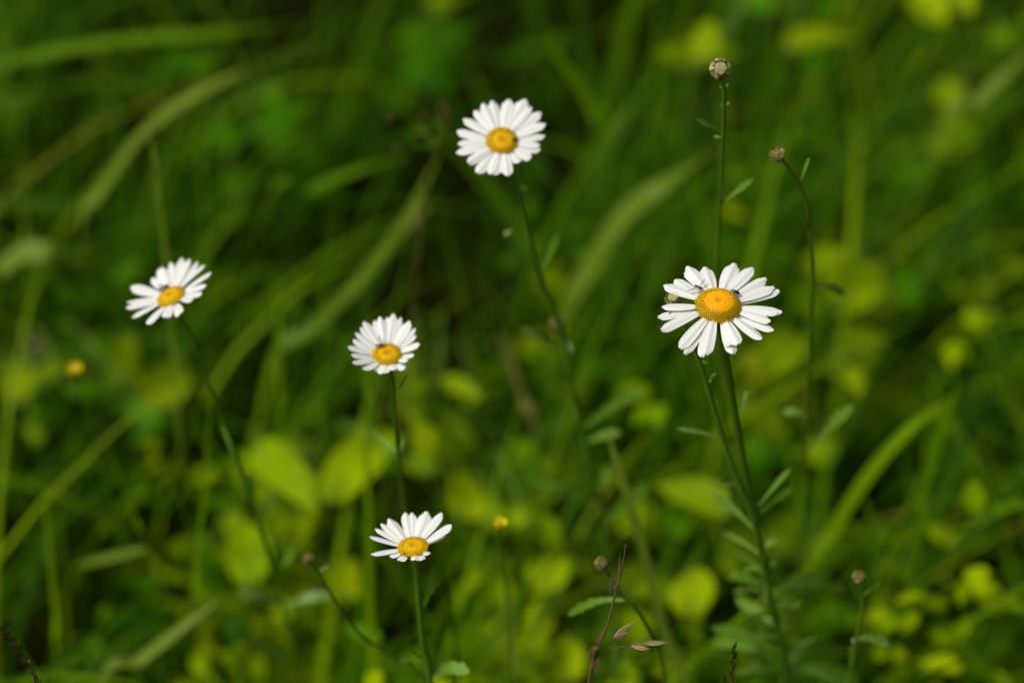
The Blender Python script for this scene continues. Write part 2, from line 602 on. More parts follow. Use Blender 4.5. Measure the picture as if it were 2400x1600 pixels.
def fit_petal(F, X, Y, N, el, r0, h0, droop, tip_px):
    """angle and length that bring a petal's tip onto its sight line"""
    def tip(th, L):
        rd = X * math.cos(th) + Y * math.sin(th)
        return project(F + rd * (r0 + L * math.cos(el)) + N * (h0 + L * math.sin(el) - droop * L))
    best = None
    for k in range(36):
        th = k * math.pi / 18
        for L in (0.005, 0.009, 0.013, 0.017):
            q = tip(th, L)
            e = (q[0] - tip_px[0]) ** 2 + (q[1] - tip_px[1]) ** 2
            if best is None or e < best[0]:
                best = (e, th, L)
    _, th, L = best
    for _ in range(14):
        q = tip(th, L)
        ex, ey = tip_px[0] - q[0], tip_px[1] - q[1]
        a = tip(th + 1e-3, L)
        c = tip(th, L + 1e-5)
        j11, j21 = (a[0] - q[0]) / 1e-3, (a[1] - q[1]) / 1e-3
        j12, j22 = (c[0] - q[0]) / 1e-5, (c[1] - q[1]) / 1e-5
        det = j11 * j22 - j12 * j21
        if abs(det) < 1e-6:
            break
        th += max(-.3, min(.3, (ex * j22 - ey * j12) / det))
        L += max(-.002, min(.002, (ey * j11 - ex * j21) / det))
        L = max(0.004, min(0.026, L))
    return th, L


def flower_head(parent, F, N, rdisc, tips, el=0.0, droop=0.05, dome=0.42, nflor=420, seed=1):
    """tips: (photo px, photo py, width px, layer, extra elevation)"""
    X, Y, N = frame_for(N)
    rnd = random.Random(seed)
    pm = mm_per_px(F)
    for k, t in enumerate(tips):
        px, py, wpx = t[0], t[1], t[2]
        layer = t[3] if len(t) > 3 else (0 if k % 2 else 1)
        e = el + (t[4] if len(t) > 4 else 0) + rnd.uniform(-0.03, 0.03)
        h0 = -0.0002 - 0.0007 * layer * (rdisc / 0.008) + rnd.uniform(-0.00012, 0.00012)
        r0 = rdisc * 0.80
        th, L = fit_petal(F, X, Y, N, e, r0, h0, droop, (px, py))
        pb = petal_mesh(F, X, Y, N, th, L, wpx * 1.06 * pm, e, r0, h0, droop, seed * 100 + k, rnd.uniform(0.2, 1.0))
        pb.build("petal", M['petal'], parent)
    # disc of florets, built in disc radii
    b = MB()
    nv = 10
    rows = []
    def dz(r):
        return dome * (1 - r ** 2.6) - 0.05 * math.exp(-(r / 0.16) ** 2)
    for i in range(nv + 1):
        r = max(i / nv, 0.005)
        rows.append([Vector((r * 0.97 * math.cos(2 * math.pi * k / 28), r * 0.97 * math.sin(2 * math.pi * k / 28), dz(r) - 0.05)) for k in range(28)])
    rows.append([Vector((0.97 * math.cos(2 * math.pi * k / 28), 0.97 * math.sin(2 * math.pi * k / 28), -0.12)) for k in range(28)])
    b.grid(rows, 1, True)
    ga = math.pi * (3 - math.sqrt(5))
    for i in range(nflor):
        r = math.sqrt((i + 0.5) / nflor)
        a = i * ga
        c = Vector((r * math.cos(a), r * math.sin(a), dz(r) - 0.05))
        slope = (dz(r + 0.01) - dz(r - 0.01)) / 0.02 if r > 0.02 else 0
        nn = Vector((-slope * math.cos(a), -slope * math.sin(a), 1)).normalized()
        e1 = nn.orthogonal().normalized()
        e2 = nn.cross(e1)
        sz = 0.92 / math.sqrt(nflor) * (1.02 - 0.14 * r)
        hh = sz * (0.5 + 1.3 * (r > 0.62) + rnd.uniform(-.08, .2))
        opened = r > 0.62
        prof = [(1.0, 0.0), (0.85, hh * 0.7), (0.95 if opened else 0.55, hh)]
        rws = [[c + nn * h + (e1 * math.cos(q * math.pi / 3) + e2 * math.sin(q * math.pi / 3)) * (sz * w) for q in range(6)] for w, h in prof]
        rws.append([c + nn * (hh - sz * (0.9 if opened else -0.25)) + (e1 * math.cos(q * math.pi / 3) + e2 * math.sin(q * math.pi / 3)) * (sz * (0.35 if opened else 0.1)) for q in range(6)])
        b.grid(rws, 0, True)
        n0 = len(b.v) - 6
        b.face(tuple(range(n0, n0 + 6)), 0)
    mx = Matrix((X, Y, N)).transposed().to_4x4()
    mx = Matrix.Translation(F) @ mx @ Matrix.Scale(rdisc, 4)
    b.build("disc", [M['disc'] if seed == 1 else M['disc_gold'], M['floret_base']], parent, matrix=mx)
    # green bracts under the head
    c = MB()
    rows = []
    for i in range(6):
        a = i / 5 * math.pi / 2
        rr = max(math.cos(a), 0.12) * rdisc * 0.9
        zz = -math.sin(a) * rdisc * 0.55 - rdisc * 0.15
        rows.append([F + X * (rr * math.cos(2 * math.pi * k / 18)) + Y * (rr * math.sin(2 * math.pi * k / 18)) + N * zz for k in range(18)])
    c.grid(rows, 0, True)
    for k in range(24):
        a = 2 * math.pi * k / 24
        rd = X * math.cos(a) + Y * math.sin(a)
        pts = [F + rd * (rdisc * math.cos(q) * 0.95) - N * (rdisc * (0.6 * math.sin(q) + 0.13)) for q in (1.35, 0.9, 0.45, 0.1, -0.1)]
        c.ribbon(pts, lambda s: rdisc * 0.26 * (1 - s ** 2 * 0.8), rd - N, 3, -0.15)
    c.build("calyx", M['calyx'], parent)
    return X, Y, N


def seed_head(parent, Cn, axis, r, cream=True, name="seed_head", squash=0.85, seed=3):
    """a spent or closed head: bracts wrapped round a rounded body with a tuft of withered florets on top"""
    X, Y, N = frame_for(axis)
    rnd = random.Random(seed)
    mb_ = MB()
    mx = Matrix((X, Y, N)).transposed().to_4x4()
    mx.translation = Cn
    rot = mx @ Matrix.Rotation(R(90), 4, 'Y')
    mb_.ball(rot, r * squash * 0.86, r * 0.86, r * 0.86, 14, 8, 0)
    head = mb_.build(name, M['calyx'], parent)
    br = MB()
    nb = 22
    for k in range(nb):
        a = 2 * math.pi * (k + rnd.uniform(-.15, .15)) / nb
        rd = X * math.cos(a) + Y * math.sin(a)
        top = rnd.uniform(0.75, 1.05)
        pts = []
        for q in range(8):
            f = -1.25 + (1.25 + top) * q / 7
            kk = 1 + 0.05 * (k % 2) + (0.10 if q == 7 else 0)
            pts.append(Cn + rd * (r * math.cos(f) * kk) + N * (r * squash * math.sin(f) * kk))
        br.ribbon(pts, lambda s: r * 0.36 * (0.7 + 0.5 * s) * (1 - max(0, (s - .55) / .45) ** 2 * .75), rd, 3, -0.18)
    br.build("involucre", M['bract_green'] if name == 'flower_bud' else (M['bract'] if cream else M['bract_dark']), head)
    tf = MB()
    for k in range(60):
        q = math.sqrt((k + .5) / 60)
        a = k * 2.39996
        rd = X * math.cos(a) + Y * math.sin(a)
        b0 = Cn + rd * (q * r * 0.62) + N * (r * squash * 0.55)
        tp = Cn + rd * (q * r * (0.55 if cream else 0.70)) + N * (r * squash * (1.02 - 0.22 * q * q + rnd.uniform(-.06, .08)))
        tf.tube([b0, b0.lerp(tp, .6), tp], [r * .07, r * .075, r * .03], 5)
    tf.build("tuft", M['tuft'] if cream else M['tuft_brown'], head)
    return head


def zmap(x0, y0, k, lst):
    return [((x0 + t[0] / k), (y0 + t[1] / k), t[2] / k) + tuple(t[3:]) for t in lst]


def view_normal(el_deg, roll_deg=0.0, base=None):
    """flower normal that the sight line meets at el_deg above the flower's plane; roll turns it in the picture"""
    e = R(el_deg)
    up = UP * math.cos(R(roll_deg)) + Vector((1, 0, 0)) * math.sin(R(roll_deg))
    return (up * math.cos(e) - FWD * math.sin(e)).normalized()


GD = 'oxeye daisies in the meadow grass'

# ---- the sharp large daisy
F1 = at_d(1480 + 1060 / 5.226, 560 + 812 / 5.226, 0.880)
N1 = view_normal(48, 1)
st1 = px_stem([(1697, 805), (1712, 900), (1730, 1010), (1748, 1110), (1768, 1210), (1790, 1310), (1808, 1420), (1838, 1560)], F1.y + 0.003, 0.10, start=F1 - N1 * 0.004)
base1 = st1[-1].copy()
d1 = empty("oxeye_daisy", base1, "large sharp white daisy with a hoverfly and a black beetle on its orange yellow centre", "daisy", GD)
tips1 = zmap(1480, 560, 5.226, [
    (1240, 282, 185, 0), (1312, 352, 130, 2), (1466, 338, 150, 0), (1480, 440, 110, 2), (1675, 492, 135, 0), (1768, 592, 150, 0), (1822, 640, 120, 2),
    (1850, 872, 130, 1), (1790, 888, 110, 0), (1712, 995, 140, 0), (1738, 1130, 130, 2), (1590, 1232, 140, 0), (1312, 1292, 160, 0), (1222, 1306, 125, 1),
    (1262, 1408, 150, 3), (875, 1408, 165, 0), (830, 1440, 130, 1), (662, 1422, 105, 2), (578, 1332, 140, 0), (342, 1095, 125, 0), (315, 950, 110, 2),
    (370, 845, 112, 0), (395, 558, 165, 0), (512, 512, 150, 1), (672, 400, 100, 2), (702, 322, 150, 0), (900, 333, 165, 0)])
R1 = 279 / 5.226 * mm_per_px(F1)
flower_head(d1, F1, N1, R1, tips1, 0.02, 0.05, 0.46, 480, 1)
stem_mesh(d1, st1, 0.00125, 0.00190)
b1 = F1.y + 0.006
bt = at_y(1582, 716, b1)
brpts = [bt] + [at_y(px, py, b1 + 0.001 * i) for i, (px, py) in enumerate([(1610, 775), (1640, 850), (1668, 940), (1695, 1030), (1722, 1110), (1752, 1180), (1770, 1222)])]
stem_mesh(d1, brpts, 0.00095, 0.00135, "side_stem")
seed_head(d1, at_y(1578, 702, b1), Vector((-0.12, -0.35, 1)), 20 * mm_per_px(bt), True, "flower_bud", 0.9, 5)
for bp, tp, w, dy, sg in [((1702, 1028), (1584, 1004), 12, -.01, 4), ((1738, 965), (1750, 915), 9, .01, 0), ((1758, 1133), (1688, 1133), 9, -.01, 0),
                          ((1783, 1200), (1856, 1142), 16, -.004, 2), ((1778, 1185), (1852, 1098), 12, .02, 2), ((1768, 1240), (1668, 1152), 20, .03, 4),
                          ((1660, 850), (1632, 845), 6, 0, 0), ((1668, 890), (1655, 896), 6, 0, 0), ((1664, 885), (1678, 874), 6, 0, 0),
                          ((1800, 1345), (1790, 1300), 20, -.01, 0), ((1796, 1370), (1706, 1352), 20, .02, 6), ((1798, 1350), (1782, 1400), 22, -.02, 0),
                          ((1815, 1380), (1936, 1350), 24, .02, 8), ((1812, 1460), (1725, 1400), 24, .02, 6), ((1838, 1530), (1668, 1470), 26, .0, 10),
                          ((1810, 1540), (1668, 1505), 20, .03, 14), ((1818, 1325), (1806, 1318), 14, 0, 0), ((1840, 1560), (2010, 1600), 36, .0, 16),
                          ((1830, 1520), (1990, 1530), 22, .03, 16), ((1826, 1470), (1850, 1400), 22, .03, 2), ((1850, 1560), (1880, 1500), 24, .03, 2),
                          ((1900, 1375), (1985, 1385), 20, .03, 8)]:
    px_leaf(d1, bp, tp, w * (1.25 if bp[1] > 1300 else 1.05), b1 + 0.004 + 0.10 * max(0, bp[1] - 700) * 1.9e-4, dy, sg)

for k in range(22):                                 # the narrow toothed leaves crowding its lower stem
    py = 1290 + 13.5 * k
    sx = 1785 + (py - 1290) * 0.19
    sgn = -1 if k % 2 else 1
    ln = random.uniform(28, 120)
    ang = R(random.uniform(-35, 50))
    px_leaf(d1, (sx, py), (sx + sgn * ln * math.cos(ang), py - ln * math.sin(ang)), random.uniform(9, 20), b1 + 0.004 + 0.10 * (py - 700) * 1.9e-4, random.uniform(-.03, .04), random.uniform(-4, 14))

# ---- the daisy at the top
F2 = at_d(1000 + 922 / 5.2275, 180 + 785 / 5.2275, 0.940)
N2 = view_normal(59, 8)
st2 = px_stem([(1205, 412), (1222, 470), (1238, 540), (1258, 625), (1296, 720), (1322, 800), (1345, 920), (1366, 1010), (1392, 1130), (1420, 1250)], F2.y + 0.004, 0.10, start=F2 - N2 * 0.004)
d2 = empty("oxeye_daisy", st2[-1].copy(), "round white daisy high above the others on a dark slanting stem", "daisy", GD)
tips2 = zmap(1000, 180, 5.2275, [(1180, 262, 175), (985, 268, 140), (815, 285, 120), (672, 328, 135), (578, 412, 100), (448, 512, 125), (365, 682, 115), (378, 815, 105),
                                 (362, 945, 115), (500, 1052, 115), (622, 1186, 135), (768, 1195, 95), (845, 1208, 125), (1010, 1218, 140), (1142, 1048, 140), (1285, 995, 125),
                                 (1392, 905, 115), (1390, 850, 105), (1452, 712, 105), (1465, 582, 115), (1405, 440, 140), (1270, 360, 95)])
flower_head(d2, F2, N2, 196 / 5.2275 * mm_per_px(F2), tips2, 0.10, 0.06, 0.28, 260, 2)
stem_mesh(d2, st2, 0.00115, 0.0016)
y2 = F2.y + 0.03
for bp, tp, w, dy, sg in [((1272, 632), (1312, 552), 24, -.01, 3), ((1305, 815), (1220, 770), 24, -.01, 6), ((1330, 860), (1328, 800), 16, .01, 0), ((1372, 1000), (1505, 912), 30, -.01, 10),
                          ((1375, 1035), (1455, 1015), 22, -.01, 6), ((1385, 1180), (1255, 1128), 22, .0, 10), ((1400, 1160), (1430, 1090), 18, .0, 0),
                          ((1410, 1240), (1520, 1130), 34, -.01, 4), ((1200, 540), (1180, 550), 10, 0, 0), ((1215, 432), (1235, 445), 6, 0, 0)]:
    px_leaf(d2, bp, tp, w, y2 + 0.10 * max(0, bp[1] - 600) * 1.7e-4, dy, sg)
sh = at_y(1306, 757, y2 - 0.008)
stem_mesh(d2, [sh - Vector((0, 0, .002)), at_y(1314, 785, y2 - 0.002), at_y(1326, 830, y2 + 0.012)], 0.0007, 0.0009, "side_stem", n=12)
seed_head(d2, sh, Vector((-.2, -0.6, 1)), 20 * mm_per_px(sh), False, "seed_head", 0.7, 6)

# ---- the daisy on the left
F3 = at_d(260 + 922 / 6.533, 560 + 878 / 6.533, 0.945)
N3 = view_normal(36, -25)
st3 = px_stem([(428, 748), (455, 800), (490, 900), (530, 1000), (560, 1085), (592, 1190), (632, 1310), (664, 1430), (700, 1560)], F3.y + 0.004, 0.10, start=F3 - N3 * 0.004)
d3 = empty("oxeye_daisy", st3[-1].copy(), "small white daisy tilted to the left with a blurred dark fly on it", "daisy", GD)
tips3 = zmap(260, 560, 6.533, [(1085, 285, 150), (1190, 305, 110), (1345, 345, 115), (1415, 385, 70), (1525, 492, 115), (1458, 685, 125), (1398, 830, 130), (1250, 935, 115), (1065, 1150, 150),
                               (850, 1200, 150), (545, 1305, 130), (312, 1195, 105), (232, 1040, 155), (245, 960, 120), (285, 745, 165), (620, 598, 130), (700, 470, 130), (770, 425, 110), (920, 348, 120)])
flower_head(d3, F3, N3, 225 / 6.533 * mm_per_px(F3), tips3, 0.10, 0.03, 0.30, 200, 3)
stem_mesh(d3, st3, 0.0007, 0.0010)
for bp, tp, w, dy, sg in [((604, 1196), (578, 1112), 22, -.02, 0), ((664, 1418), (552, 1388), 28, -.01, 12), ((690, 1580), (600, 1492), 34, -.02, 8), ((668, 1420), (775, 1395), 26, .0, 10),
                          ((660, 1330), (690, 1290), 20, .0, 0), ((545, 1060), (525, 990), 12, .02, 0)]:
    px_leaf(d3, bp, tp, w, F3.y + 0.02 + 0.10 * max(0, bp[1] - 700) * 1.7e-4, dy, sg)

# ---- the cupped daisy in the middle
F4 = at_d(780 + 905 / 7.129, 700 + 925 / 7.129, 0.925)
N4 = view_normal(46, 3)
st4 = px_stem([(920, 880), (925, 960), (933, 1060), (944, 1150), (960, 1250), (975, 1350)], F4.y + 0.004, 0.18, start=F4 - N4 * 0.004)
d4 = empty("oxeye_daisy", st4[-1].copy(), "small cupped white daisy with a dark fly on the rim of its centre", "daisy", GD)
tips4 = zmap(780, 700, 7.129, [(1000, 240, 165, 0), (1140, 305, 110, 1), (1300, 370, 170, 0), (1370, 480, 110, 1), (1375, 600, 100, 2), (1450, 730, 110, 0), (1360, 930, 110, 1), (1260, 1030, 110, 0), (1200, 1170, 140, 1, -.3),
                               (1020, 1190, 120, 0, -.3), (845, 1250, 190, 0, -.3), (690, 1190, 120, 1, -.3), (510, 1185, 150, 0, -.2), (310, 1060, 120, 0), (305, 930, 110, 1), (250, 790, 110, 0), (330, 690, 110, 1),
                               (395, 545, 125, 0), (450, 480, 90, 1), (525, 370, 150, 0), (670, 360, 120, 1), (800, 295, 160, 0), (900, 300, 100, 2)])
flower_head(d4, F4, N4, 248 / 7.129 * mm_per_px(F4), tips4, 0.38, -0.02, 0.26, 240, 4)
stem_mesh(d4, st4, 0.00085, 0.0013)
for bp, tp, w, dy, sg in [((926, 932), (955, 878), 12, -.01, 0), ((930, 1060), (870, 1010), 8, .01, 0), ((932, 1075), (948, 1030), 8, .01, 0)]:
    px_leaf(d4, bp, tp, w, F4.y + 0.012, dy, sg)

# ---- the low daisy
F5 = at_d(820 + 525 / 3.563, 1160 + 428 / 3.563, 0.900)
N5 = view_normal(33, -5)
st5 = px_stem([(975, 1308), (980, 1370), (985, 1440), (994, 1520), (1008, 1590)], F5.y + 0.003, 0.12, start=F5 - N5 * 0.003)
d5 = empty("oxeye_daisy", st5[-1].copy(), "lowest white daisy, half seen from the side with its petals spread up like a fan", "daisy", GD)
tips5 = zmap(820, 1160, 3.563, [(168, 485, 62, 0, -.2), (162, 338, 45, 0), (208, 275, 38, 1), (252, 240, 42, 1), (322, 192, 75, 0), (452, 145, 68, 0), (525, 140, 60, 1), (640, 133, 100, 0),
                                (768, 145, 65, 0), (852, 250, 66, 0), (800, 315, 55, 1, -.15), (640, 482, 50, 0, -.2), (585, 505, 50, 1, -.25), (545, 520, 55, 0, -.25), (450, 516, 60, 1, -.25), (330, 508, 60, 1, -.25)])
tips5 = [(t[0], t[1], t[2] * 1.22) + tuple(t[3:]) for t in tips5]
flower_head(d5, F5, N5, 130 / 3.563 * mm_per_px(F5), tips5, 0.30, -0.01, 0.22, 300, 5)
stem_mesh(d5, st5, 0.0011, 0.0015)
for bp, tp, w, dy, sg in [((992, 1420), (1040, 1312), 32, -.005, 6), ((1000, 1550), (964, 1524), 12, -.01, 0), ((1012, 1590), (1100, 1575), 30, -.01, 26), ((1012, 1580), (1060, 1550), 16, .01, 4)]:
    px_leaf(d5, bp, tp, w, F5.y + 0.012, dy, sg)

# ------------------------------------------------------------------ plants whose flowers are over
GS = 'spent daisy heads on bare stems'


def spent_plant(head_px, r_px, stem_px, y0, dy, axis, cream, leaves, label, r0=0.0008, r1=0.0013, squash=0.85, seed=1):
    hc = at_d(head_px[0], head_px[1], y0)       # y0: distance from the lens
    y0 = hc.y
    pts = px_stem(stem_px, y0 + 0.002, dy, start=hc - axis.normalized() * 0.003)
    root = empty("spent_daisy", pts[-1].copy(), label, "seed head", GS)
    stem_mesh(root, pts, r0, r1)
    seed_head(root, hc, axis, r_px * mm_per_px(hc), cream, "seed_head", squash, seed)
    for bp, tp, w, ddy, sg in leaves:
        px_leaf(root, bp, tp, w, y0 + 0.004 + dy * max(0, bp[1] - head_px[1]) * 1.8e-4, ddy, sg)
    return root


spent_plant((1688, 162), 25, [(1696, 200), (1697, 250), (1694, 340), (1690, 440), (1683, 560), (1680, 700), (1686, 860), (1698, 1010), (1712, 1150), (1738, 1290), (1755, 1400)], 0.900, 0.16,
            Vector((-0.05, -1.1, 1)), True,
            [((1690, 310), (1630, 280), 15, -.01, 2), ((1692, 322), (1672, 320), 6, 0, 0), ((1700, 246), (1690, 246), 6, 0, 0), ((1702, 246), (1710, 240), 7, 0, 0), ((1698, 206), (1708, 198), 7, 0, 0), ((1696, 206), (1686, 204), 7, 0, 0),
             ((1690, 480), (1766, 418), 14, -.01, 2), ((1686, 478), (1684, 500), 10, 0, 0)],
            "cream spent flower head topmost of all on a tall thin stem behind the sharp daisy", 0.0008, 0.0012, 0.85, 8)
spent_plant((1822, 362), 20, [(1836, 378), (1856, 404), (1874, 430), (1890, 475), (1898, 540), (1905, 630), (1900, 760), (1894, 900), (1888, 1040), (1888, 1180), (1884, 1300)], 0.910, 0.16,
            Vector((-0.75, -0.55, 1)), False,
            [((1896, 540), (1856, 478), 20, -.01, 0), ((1876, 425), (1896, 370), 6, .01, 0), ((1904, 668), (1980, 690), 20, .01, 10), ((1896, 500), (1896, 520), 8, 0, 0), ((1900, 1050), (2000, 948), 26, -.005, 8), ((1888, 975), (1836, 965), 18, 0, 8)],
            "small brown spent flower head nodding on a kinked stem beside the tall cream one", 0.0007, 0.0012, 0.55, 9)
spent_plant((1410, 1320), 17, [(1428, 1350), (1460, 1395), (1500, 1440), (1530, 1500), (1560, 1600)], 0.93, 0.1, Vector((0.1, -.7, 1)), False,
            [((1470, 1405), (1330, 1440), 20, .01, 22), ((1440, 1460), (1440, 1590), 22, .01, 0)],
            "little tan spent flower head beside the reddish grass spike low in the picture", 0.0007, 0.001, 0.7, 10)
spent_plant((2014, 1352), 17, [(2018, 1385), (2022, 1420), (2010, 1480), (1995, 1560), (1990, 1600)], 0.945, 0.1, Vector((0.2, -.5, 1)), False,
            [((2018, 1420), (1990, 1365), 18, .0, 2), ((2022, 1395), (2060, 1365), 13, .0, 0), ((1996, 1500), (2085, 1510), 22, -.0, 16), ((1990, 1540), (2005, 1520), 26, 0, 6)],
            "little pinkish tan spent flower head right of the sharp daisy's lowest leaves", 0.0007, 0.001, 0.7, 11)
spent_plant((722, 1308), 14, [(745, 1340), (775, 1390), (805, 1440), (850, 1490), (930, 1550), (1000, 1600)], 0.95, 0.1, Vector((-.3, -.5, 1)), False,
            [((745, 1340), (770, 1330), 10, 0, 2)],
            "tiny pale spent flower head among the lime leaves left of the lowest daisy", 0.0006, 0.001, 0.7, 12)


# ------------------------------------------------------------------ small yellow flowers
def yellow_flower(px, py, r_px, y0, stem_px, label):
    hc = at_d(px, py, y0)
    y0 = hc.y
    r = r_px * mm_per_px(hc)
    pts = px_stem(stem_px, y0 + 0.002, 0.1, start=hc - Vector((0, 0, r * 0.4)))
    root = empty("yellow_flower", pts[-1].copy(), label, "yellow flower", "small yellow flowers among the leaves")
    stem_mesh(root, pts, 0.0004, 0.0006, n=20)
    for k in range(5):
        a = k * 2 * math.pi / 5 + 0.3
        rd = Vector((math.cos(a), math.sin(a), 0))
        p = [hc + rd * (r * .15) - Vector((0, 0, r * .4)), hc + rd * (r * .62) - Vector((0, 0, r * .12)), hc + rd * (r * .95) + Vector((0, 0, r * .4))]
        b = MB()
        b.ribbon(spline(p, 10), lambda s: r * 1.25 * math.sin(math.pi * (0.12 + 0.74 * s)) ** 0.8, Vector((0, 0, 1)) - rd * 0.6, 5, 0.16)
        b.build("petal", M['buttercup'], root)
    b = MB()
    mx = Matrix.Translation(hc + Vector((0, 0, -.05 * r)))
    for k in range(26):
        q = math.sqrt((k + .5) / 26)
        a = k * 2.4
        d = Vector((math.cos(a) * q, math.sin(a) * q, 0))
        b.tube([hc + d * (r * .2) - Vector((0, 0, r * .3)), hc + d * (r * .4) + Vector((0, 0, r * .28))], [r * .05, r * .07], 5)
    b.ball(mx, r * .28, r * .28, r * .28, 8, 6)
    b.build("stamens", M['buttercup'], root)
    return root


yellow_flower(1170, 1228, 20, 0.97, [(1172, 1260), (1180, 1330), (1190, 1430)], "orange yellow flower bud between the lowest daisy and the long pale grass blade")
yellow_flower(174, 868, 21, 1.08, [(180, 900), (200, 960), (230, 1050)], "blurred yellow flower low at the left below the tilted daisy")


# ------------------------------------------------------------------ single grass blades that stand out
GB = 'single grass blades that stand out'


def blade(pts, w_px, mat, label, round_tip=False):
    """pts: (px, py, height)"""
    P = [at_z(a, b, h * 1.12) for a, b, h in pts]
    top = max(range(len(P)), key=lambda i: P[i].z)
    for i in range(top - 1, -1, -1):                # a blade stands up or leans away, it does not hang towards the lens
        if P[i].y > P[i + 1].y - 0.006:
            P[i] = at_y(pts[i][0], pts[i][1], P[i + 1].y - 0.006)
    up_ = (P[1] - P[0]).normalized()
    s0 = 0.0
    if P[0].z > 0.02 and up_.z > 0.25:              # a thin sheath carries it on down to its root
        dn = (Vector((0, 0.15, -1)) - up_ * 0.25)
        P.insert(0, P[0] + dn * ((P[0].z + 0.004) / -dn.z))
        s0 = 1.0 / (len(P) - 1)
    w = w_px * (0.62 if mat is not P_ else 0.66) * mm_per_px(P[len(P) // 2])
    c = spline(P, 26)
    b = MB()
    nrm = Vector((-0.65 + random.uniform(-.15, .15), -0.42, 0.65)).normalized()
    b.ribbon(c, (lambda s: w * ((0.16 + 0.84 * min(1, max(0, s - s0 * 0.75) / (s0 * 0.7)) ** 1.3) if s0 else (0.5 + 0.5 * min(1, 4 * s))) * (1 - max(0, (s - 0.55) / 0.45) ** 2.2 * 0.9)), nrm, 3, 0.18, 0, random.uniform(-.4, .4))
    o = b.build("grass_blade", mat, origin=P[0])
    return tag(o, label, "grass blade", GB)


P_, G_, S_ = M['blade_pale'], M['blade_green'], M['blade_straw']
blade([(190, 580, 0.02), (240, 450, .14), (345, 305, .25), (480, 212, .29), (620, 148, .29), (770, 92, .26)], 54, P_, "broad pale bent grass blade arching over the dark upper left corner")
blade([(432, 1120, .06), (412, 900, .16), (398, 700, .24), (385, 560, .29), (365, 400, .35), (350, 310, .38)], 26, P_, "straight pale grass stem running up behind the tilted left daisy")
blade([(70, 640, .04), (62, 540, .13), (55, 440, .20), (50, 340, .26)], 62, P_, "wide upright pale blade close to the left edge above the bent bright blade")
blade([(-60, 720, .10), (0, 640, .20), (60, 592, .24), (130, 595, .24), (205, 630, .22)], 84, P_, "bright pale blade bent over at the left edge level with the tilted daisy")
blade([(660, 1060, .05), (655, 900, .14), (652, 760, .21), (648, 640, .27)], 26, G_, "dim upright blade midway between the tilted daisy and the cupped daisy")
blade([(620, 890, .10), (740, 765, .17), (860, 640, .22), (960, 500, .26), (1030, 360, .29)], 50, P_, "long diagonal blade climbing towards the highest daisy from the left")
blade([(1310, 800, .08), (1390, 620, .19), (1470, 500, .24), (1570, 425, .26), (1690, 345, .25)], 84, P_, "broadest pale blade leaning right behind the highest daisy's stem")
blade([(1620, 1680, .10), (1560, 1480, .20), (1505, 1270, .275), (1455, 1110, .315), (1425, 1010, .335)], 62, P_, "long pale blade slanting down to the bottom edge beside the reddish grass spike")
blade([(1260, 1040, .08), (1225, 930, .14), (1195, 830, .19), (1165, 770, .22)], 50, S_, "straw tinged blade between the cupped daisy and the brown seed head")
blade([(1420, 350, .18), (1395, 270, .23), (1345, 180, .28), (1290, 110, .31)], 56, G_, "yellow green blade right of the highest daisy leaning left at its top")
blade([(1880, 1380, .08), (1950, 1250, .16), (2040, 1110, .22), (2140, 1000, .25), (2240, 925, .25)], 60, G_, "broad green blade rising to the right beyond the sharp daisy's stem")
blade([(2095, 1340, .10), (2055, 1240, .17), (2020, 1150, .22)], 40, G_, "short yellow green blade crossing under the broad green one at the right")
blade([(2150, 1320, .06), (2165, 1150, .17), (2205, 1020, .23), (2250, 900, .27)], 46, G_, "upright dark green blade nearest the right edge below middle")
blade([(230, 1620, .10), (330, 1545, .17), (420, 1475, .20), (520, 1400, .21)], 40, P_, "pale diagonal blade rising from the bottom left corner")
blade([(140, 1580, .05), (132, 1440, .12), (115, 1280, .20), (105, 1110, .27)], 36, G_, "upright yellow green blade at the lower left edge")
blade([(345, 1285, .20), (260, 1305, .19), (175, 1328, .17)], 30, P_, "short pale blade lying level at the lower left")
blade([(355, 1330, .08), (315, 1210, .16), (265, 1080, .23), (225, 960, .28)], 18, G_, "slender stalk leaning left below the small yellow flower")
blade([(470, 1480, .06), (462, 1340, .13), (480, 1150, .22), (495, 900, .32)], 32, G_, "upright yellow green blade left of the tilted daisy's own stem")
blade([(-40, 160, .22), (150, 118, .25), (320, 92, .26), (520, 78, .26), (720, 50, .25)], 46, G_, "dim level blade along the top left edge of the meadow")
blade([(2200, 330, .20), (2290, 240, .25), (2350, 180, .27), (2420, 110, .27)], 46, P_, "pale blade slanting up to the top right edge")
blade([(2430, 1250, .16), (2330, 1195, .20), (2230, 1170, .21)], 38, G_, "level green blade reaching in from the right edge")
blade([(2420, 1680, .05), (2330, 1590, .12), (2250, 1510, .16), (2190, 1460, .17)], 44, G_, "green blade at the bottom right corner leaning left")
blade([(620, 500, .18), (730, 445, .22), (840, 400, .24), (960, 365, .24)], 44, G_, "dim diagonal blade left of the highest daisy")
blade([(1205, 1640, .06), (1200, 1520, .13), (1195, 1420, .18), (1180, 1340, .22)], 46, P_, "grey green upright blade right of the lowest daisy's stem")
blade([(1000, 480, .16), (960, 520, .15), (880, 600, .13)], 40, S_, "short straw blade on the dark ground just left of the highest daisy's stem")


# ------------------------------------------------------------------ broad leaved plants
def ovate(W):
    return lambda s: W * math.sin(math.pi * min(1.0, 0.05 + 0.945 * s) ** 0.74) ** 0.9 + 0.0003


